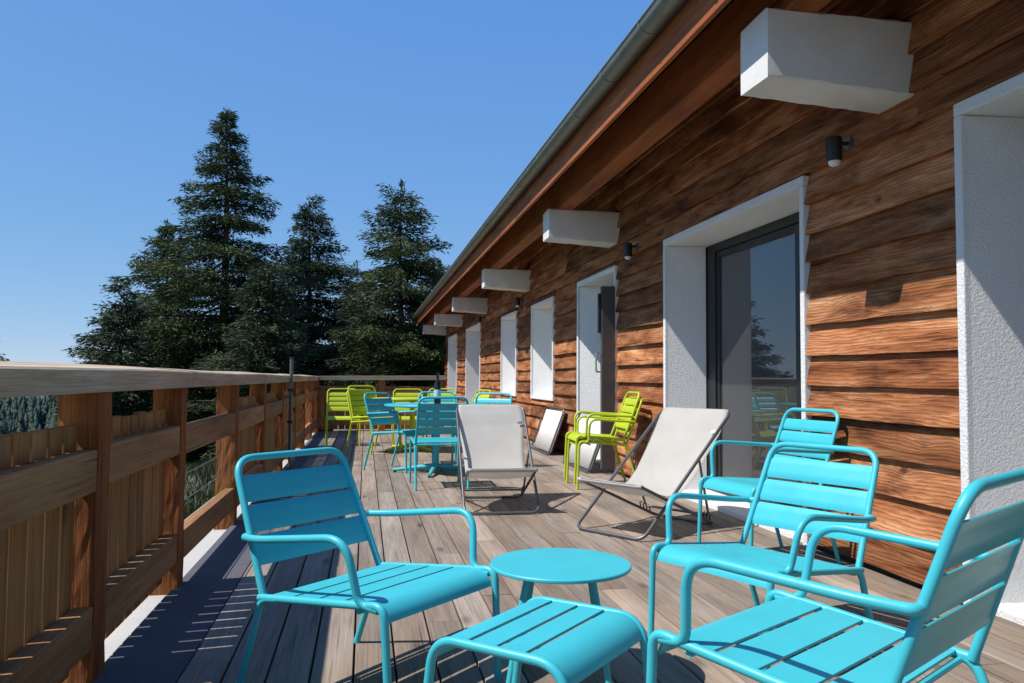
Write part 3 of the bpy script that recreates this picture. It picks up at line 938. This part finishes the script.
# folded deckchairs leaning on the wall
def make_folded():
    t = thing('folded_deckchair', '', 'deckchair')
    ln, h = .56, .66
    m = MB(); loop = rounded([(0, 0, .012), (ln, 0, .012), (ln, 0, h), (-ln, 0, h), (-ln, 0, .012), (0, 0, .012)], [.06]*4, 6)
    m.tube(loop[:-1], .0115, 10, closed=True); m.build('back_frame', M['grey'], t)
    m = MB(); loop = rounded([(0, .035, .03), (ln-.03, .035, .03), (ln-.03, .035, h-.05), (-ln+.06, .035, h-.05), (-ln+.06, .035, .03), (0, .035, .03)], [.05]*4, 6)
    m.tube(loop[:-1], .0105, 10, closed=True); m.build('seat_frame', M['grey'], t)
    m = MB(); n = 20; vs = []; fs = []
    for i in range(n+1):
        x = -ln+.03+(2*ln-.05)*i/n
        y = .022-.014*math.sin(math.pi*i/n)
        vs += [(x, y, .05), (x, y-.004, h-.04)]
    for i in range(n): fs.append((2*i, 2*i+2, 2*i+3, 2*i+1))
    m.add(vs, fs); o = m.build('sling', M['pale'], t); sd = o.modifiers.new('thick', 'SOLIDIFY'); sd.thickness = .003
    m = MB(); m.tube([(-ln+.1, .052, .08), (ln-.15, .052, h-.12)], .008, 8); m.build('prop', M['grey'], t)
    return t
fd = make_folded()
GF = 'folded deckchairs leaning by the grey open door'
at(fd, True, (2.40, 10.95, 0), R(90), 'folded deckchair leaning on the plank wall below the white window, fully in view', GF)
at(fd, False, (2.37, 8.92, 0), R(90), 'folded deckchair leaning at the grey open door, half hidden by the lime stack', GF)
for o in [o for o in col.objects if o.name.startswith('folded_deckchair')]:
    o.rotation_euler = (R(-20), 0, R(-90))

# ------------------------------------------------------------------ trees
def fast_mesh(name, V, F, rnd, mat, parent):
    me = bpy.data.meshes.new(name)
    k = F.shape[1]
    me.vertices.add(len(V)); me.vertices.foreach_set('co', V.astype(np.float32).ravel())
    me.loops.add(F.size); me.loops.foreach_set('vertex_index', F.astype(np.int32).ravel())
    me.polygons.add(len(F)); me.polygons.foreach_set('loop_start', np.arange(0, F.size, k, dtype=np.int32))
    me.update(calc_edges=True)
    a = me.attributes.new('rnd', 'FLOAT', 'FACE'); a.data.foreach_set('value', np.asarray(rnd, dtype=np.float32))
    me.materials.append(mat)
    o = bpy.data.objects.new(name, me); col.objects.link(o); o.parent = parent
    return o
def sprays(P, D, ln, wd, rg):
    """one thin leaf-shaped quad at each point P along direction D"""
    n = len(P)
    D = D/np.linalg.norm(D, axis=1, keepdims=True)
    up = rg.normal(size=(n, 3)); up[:, 2] += .9
    S = np.cross(D, up); S /= np.linalg.norm(S, axis=1, keepdims=True)+1e-9
    l = (ln*(.6+.8*rg.random(n)))[:, None]; w = (wd*(.6+.8*rg.random(n)))[:, None]
    V = np.stack([P, P+D*l*.45+S*w, P+D*l, P+D*l*.4-S*w], 1).reshape(-1, 3)
    F = np.arange(4*n).reshape(-1, 4)
    return V, F
def conifer(name, label, x, y, top, base_z, half_w, seed, mat, group, droop=.35, dens=1.0, shape=.85, low=.0, ragged=.3):
    rg = np.random.default_rng(seed)
    t = thing(name, label, 'tree', (x, y, base_z), 0, group)
    H = top-base_z
    m = MB(); P = []; rr = []
    for i in range(13):
        f = i/12
        P.append((.05*math.sin(f*5+seed), .05*math.cos(f*4+seed), H*f*.985)); rr.append(max(.012, .021*H*(1-f)**.9))
    m.tube(P, rr, 10)
    Ps = []; Ds = []; Rn = []; mbr = m
    z = H*low+.4
    while z < H-.12:
        f = z/H
        rad = half_w*min(1.0, ((1-f)/.62))**shape if f > .38 else half_w*(.92+.08*math.sin(z*2))
        rad *= (1-.12*math.sin(z*2.3+seed))
        nb = int(rg.integers(6, 9)) if f < .93 else 4
        a0 = rg.random()*6.28
        for k in range(nb):
            az = a0+6.283*k/nb+rg.normal()*.22
            lop = 1+.16*math.sin(az+seed*1.7)+.10*math.sin(2*az+seed+z*.5)
            r = lop*rad*(1-ragged*rg.random()**1.4)*(1.22 if rg.random() < .14 else 1)+.06
            rise = (.25 if f > .8 else .05)+rg.normal()*.08+(.35*max(0, f-.85)/.15)
            ns = max(5, int(r/.13))
            tt = np.linspace(.12, 1, ns)
            bx = np.cos(az)*r*tt; by = np.sin(az)*r*tt
            bz = z+r*(rise*tt-droop*tt**2+.16*tt**4*(1 if f < .85 else 0))
            bz = bz+rg.normal()*.20
            if rg.random() < .6:
                mbr.tube([(0, 0, bz[0]), (bx[ns//2], by[ns//2], bz[ns//2]), (bx[-1], by[-1], bz[-1])], [.03*r**.5, .018*r**.5, .006], 4, caps=False)
            clump = rg.random()
            # side twigs with needles
            per = max(6, int((25 if f > .45 else 31)*dens))
            for j in range(ns):
                w = .10+.34*r*.55*math.sin(math.pi*min(1, tt[j]*.9+.1))**.8*.62
                n = per
                sx = rg.normal(size=n)*w; out = rg.normal(size=n)*.09
                px = bx[j]+np.cos(az)*out-np.sin(az)*sx
                py = by[j]+np.sin(az)*out+np.cos(az)*sx
                pz = bz[j]-np.abs(sx)*.28-np.abs(rg.normal(size=n))*.13+rg.normal(size=n)*.05
                Ps.append(np.stack([px, py, pz], 1))
                dd = np.stack([np.cos(az)*.8-np.sin(az)*np.sign(sx)*.7, np.sin(az)*.8+np.cos(az)*np.sign(sx)*.7, np.full(n, -.25)], 1)+rg.normal(size=(n, 3))*.35
                Ds.append(dd)
                Rn.append(np.clip(.15+.45*clump+.30*rg.random(n)+.12*tt[j], 0, 1))
        z += (.30+.24*rg.random() if f > .45 else .27+.20*rg.random())
    # leader tuft
    n = 60; pz = H-rg.random(n)**1.5*.9; 
    Ps.append(np.stack([rg.normal(size=n)*.05, rg.normal(size=n)*.05, pz], 1)); Ds.append(np.stack([rg.normal(size=n)*.6, rg.normal(size=n)*.6, np.full(n, .7)], 1)); Rn.append(np.full(n, .6))
    P = np.concatenate(Ps); D = np.concatenate(Ds); Rr = np.concatenate(Rn)
    V, F = sprays(P, D, .20, .023, rg)
    fast_mesh('crown', V, F, Rr, mat, t)
    mbr.build('trunk', M['trunk'], t)
    return t
AY = math.atan(146/796)
def dirpx(px, D):
    u = (px-512)/796
    return (D*(math.sin(AY)+u*math.cos(AY)), D*(math.cos(AY)-u*math.sin(AY)))
def top_at(py, D): return 1.02+D*(378-py)/796
GT = 'conifers beyond the railing'
spec = [   # px, D, top row, half width, label, mat, droop, shape
    (222, 31, 109, 4.0, 'tallest dark conifer beyond the railing, with a pointed top', 'fir', .30, .90, .30),
    (308, 35, 198, 2.6, 'slimmer dark conifer just right of the tallest one', 'fir2', .28, .60, .25),
    (400, 29, 182, 2.5, 'broad dark conifer nearest the roof corner, with a rounded bushy top', 'fir', .22, .48, .4),
    (122, 27, 286, 2.05, 'low conifer at the left foot of the tallest tree', 'fir2', .26, .7, .35),
    (262, 27, 268, 2.1, 'short conifer in front of the gap between the two tallest trees', 'fir2', .26, .6, .35),
    (355, 38, 262, 2.3, 'short dark conifer in the gap left of the broad conifer', 'fir', .28, .6, .35),
    (164, 33, 224, 2.6, 'medium conifer tucked against the left side of the tallest tree', 'fir', .28, .75, .35),
    (438, 36, 262, 2.3, 'conifer half hidden behind the roof corner', 'fir2', .3, .6, .3),
    (-74, 20, 150, 1.36, 'conifer at the left picture edge, only its branch tips showing', 'fir', .3, .8, .2),
]
for i, (px, D, ty, hw, lb, mt, dr, sh, rag) in enumerate(spec):
    x, y = dirpx(px, D)
    conifer('conifer', lb, x, y, top_at(ty, D), terrain_z(x, y)-.1, hw, 11+i, M[mt], GT, dr, 1.0, sh, .0, rag)

def shrub(label, x, y, h, w, seed):
    rg = np.random.default_rng(seed)
    z0 = terrain_z(x, y)-.05
    t = thing('shrub', label, 'shrub', (x, y, z0), 0)
    m = MB()
    for k in range(5):
        a = k*1.3; m.tube([(0,0,0), (.2*w*math.cos(a), .2*w*math.sin(a), h*.45), (.45*w*math.cos(a), .45*w*math.sin(a), h*.85)], [.04, .025, .008], 6)
    m.build('trunk', M['trunk'], t)
    n = 5200; c = rg.normal(size=(60, 3))*np.array([w*.34, w*.34, h*.22])+np.array([0, 0, h*.6])
    P = c[rg.integers(0, 60, n)]+rg.normal(size=(n, 3))*.16
    P[:, 2] = np.clip(P[:, 2], .15, None)
    V, F = sprays(P, rg.normal(size=(n, 3)), .13, .045, rg)
    fast_mesh('crown', V, F, rg.random(n), M['leaf'], t)
x, y = dirpx(441, 30); shrub('pale green leafy shrub by the far corner of the chalet', x, y, 4.6, 1.7, 5)

# grass along the foot of the deck
def grass():
    rg = np.random.default_rng(9); n = 60000
    X = -1.45-9*rg.random(n)**1.6; Y = 2+22*rg.random(n)
    keep = (np.sin(X*2.1+np.sin(Y*1.3)*1.5)+np.sin(Y*1.7+X)+rg.normal(size=n)*.6) > .25
    X, Y = X[keep], Y[keep]
    Zt = np.array([terrain_z(a, b) for a, b in zip(X, Y)])
    D = rg.normal(size=(len(X), 3))*.45; D[:, 2] = 1
    V, F = sprays(np.stack([X, Y, Zt-.01], 1), D, .20, .010, rg)
    o = fast_mesh('grass', V, F, rg.random(len(X)), M['grass'], None)
    o['kind'] = 'stuff'; o['label'] = 'rough green grass growing below the deck beyond the railing'; o['category'] = 'grass'
grass()

# far forest on the slopes: nobody could count it
def far_forest():
    rg = np.random.default_rng(3); Vs = []; Fs = []; Rn = []; off = 0
    n = 0
    while n < 6500:
        ang = R(rg.uniform(-62, -11) if rg.random() < .8 else rg.uniform(-11, 30)); d = 70+430*rg.random()**.8
        x = math.sin(ang)*d; y = math.cos(ang)*d
        if d < 62: continue
        z = terrain_z(x, y); h = 8+8*rg.random(); r = h*.19
        if z+h > (.004*d+.5 if math.degrees(ang) < -15 else -.016*d-1): n += 1; continue
        k = 7; lay = 7; tone = rg.random()
        for q in range(lay):
            f0 = q/lay; zb = z+h*(.12+.88*f0); zt = z+h*min(1, .12+.88*f0+.26); rr = r*(1-f0)**.85+.1
            a = rg.random()*6.28
            ring = [(x+rr*(.75+.5*rg.random())*math.cos(a+6.283*j/k), y+rr*(.75+.5*rg.random())*math.sin(a+6.283*j/k), zb-.4*rg.random()) for j in range(k)]
            Vs += ring+[(x, y, zt)]
            for j in range(k):
                Fs.append((off+j, off+(j+1) % k, off+k)); Rn.append(min(1, max(0, tone*.7+.3*rg.random())))
            off += k+1
        n += 1
    o = fast_mesh('forest', np.array(Vs), np.array(Fs), Rn, M['far'], None)
    o['kind'] = 'stuff'; o['label'] = 'dark conifer forest covering the slopes far below'; o['category'] = 'forest'
far_forest()

# ------------------------------------------------------------------ sun, sky, camera
to_sun = Vector((-1, -.14, 1.40)).normalized()
elev = math.asin(to_sun.z); azi = math.atan2(to_sun.x, to_sun.y)
sl = bpy.data.lights.new('sun', 'SUN'); sl.energy = 4.9; sl.angle = R(.5); sl.color = (1.0, .95, .88)
so = bpy.data.objects.new('sun', sl); col.objects.link(so)
so.rotation_euler = (-to_sun).to_track_quat('-Z', 'Y').to_euler()
w = bpy.data.worlds.new('World'); scene.world = w; w.use_nodes = True
nt = w.node_tree
sky = nt.nodes.new('ShaderNodeTexSky'); sky.sky_type = 'NISHITA'; sky.sun_disc = False
sky.sun_elevation = elev; sky.sun_rotation = azi % (2*math.pi)
sky.altitude = 1400; sky.air_density = .7; sky.dust_density = 0; sky.ozone_density = 6
STR = .085
bg = nt.nodes['Background']; bg.inputs['Strength'].default_value = STR
# soften the sky's vertical gradient, channel by channel, towards a clear deep mountain blue
sp = nt.nodes.new('ShaderNodeSeparateColor'); cbn = nt.nodes.new('ShaderNodeCombineColor')
nt.links.new(sky.outputs[0], sp.inputs[0])
for i, (k, g) in enumerate(((.80, .675), (.72, .424), (.75, .12))):
    v = math_n(nt, 'POWER', math_n(nt, 'MULTIPLY', sp.outputs[i], STR), g)
    nt.links.new(math_n(nt, 'MULTIPLY', v, k/STR), cbn.inputs[i])
nt.links.new(cbn.outputs[0], bg.inputs['Color'])

cam = bpy.data.cameras.new('camera'); co = bpy.data.objects.new('camera', cam); col.objects.link(co)
cam.sensor_fit = 'HORIZONTAL'; cam.sensor_width = 36; cam.lens = 796/1024*36
cam.clip_start = .05; cam.clip_end = 20000
p = math.atan(37.3/796); rl = R(.35)
fw = Vector((math.sin(AY)*math.cos(p), math.cos(AY)*math.cos(p), math.sin(p)))
rt = Vector((math.cos(AY), -math.sin(AY), 0)); up = rt.cross(fw)
rt2 = rt*math.cos(rl)+up*math.sin(rl); up2 = -rt*math.sin(rl)+up*math.cos(rl)
mw = Matrix((( rt2.x, up2.x, -fw.x, 0), (rt2.y, up2.y, -fw.y, 0), (rt2.z, up2.z, -fw.z, 1.02), (0,0,0,1)))
co.matrix_world = mw
scene.camera = co
vs_ = scene.view_settings
vs_.view_transform = 'Standard'; vs_.look = 'None'; vs_.exposure = .22; vs_.gamma = 1; vs_.use_curve_mapping = False
scene.cycles.max_bounces = 8; scene.cycles.transparent_max_bounces = 16
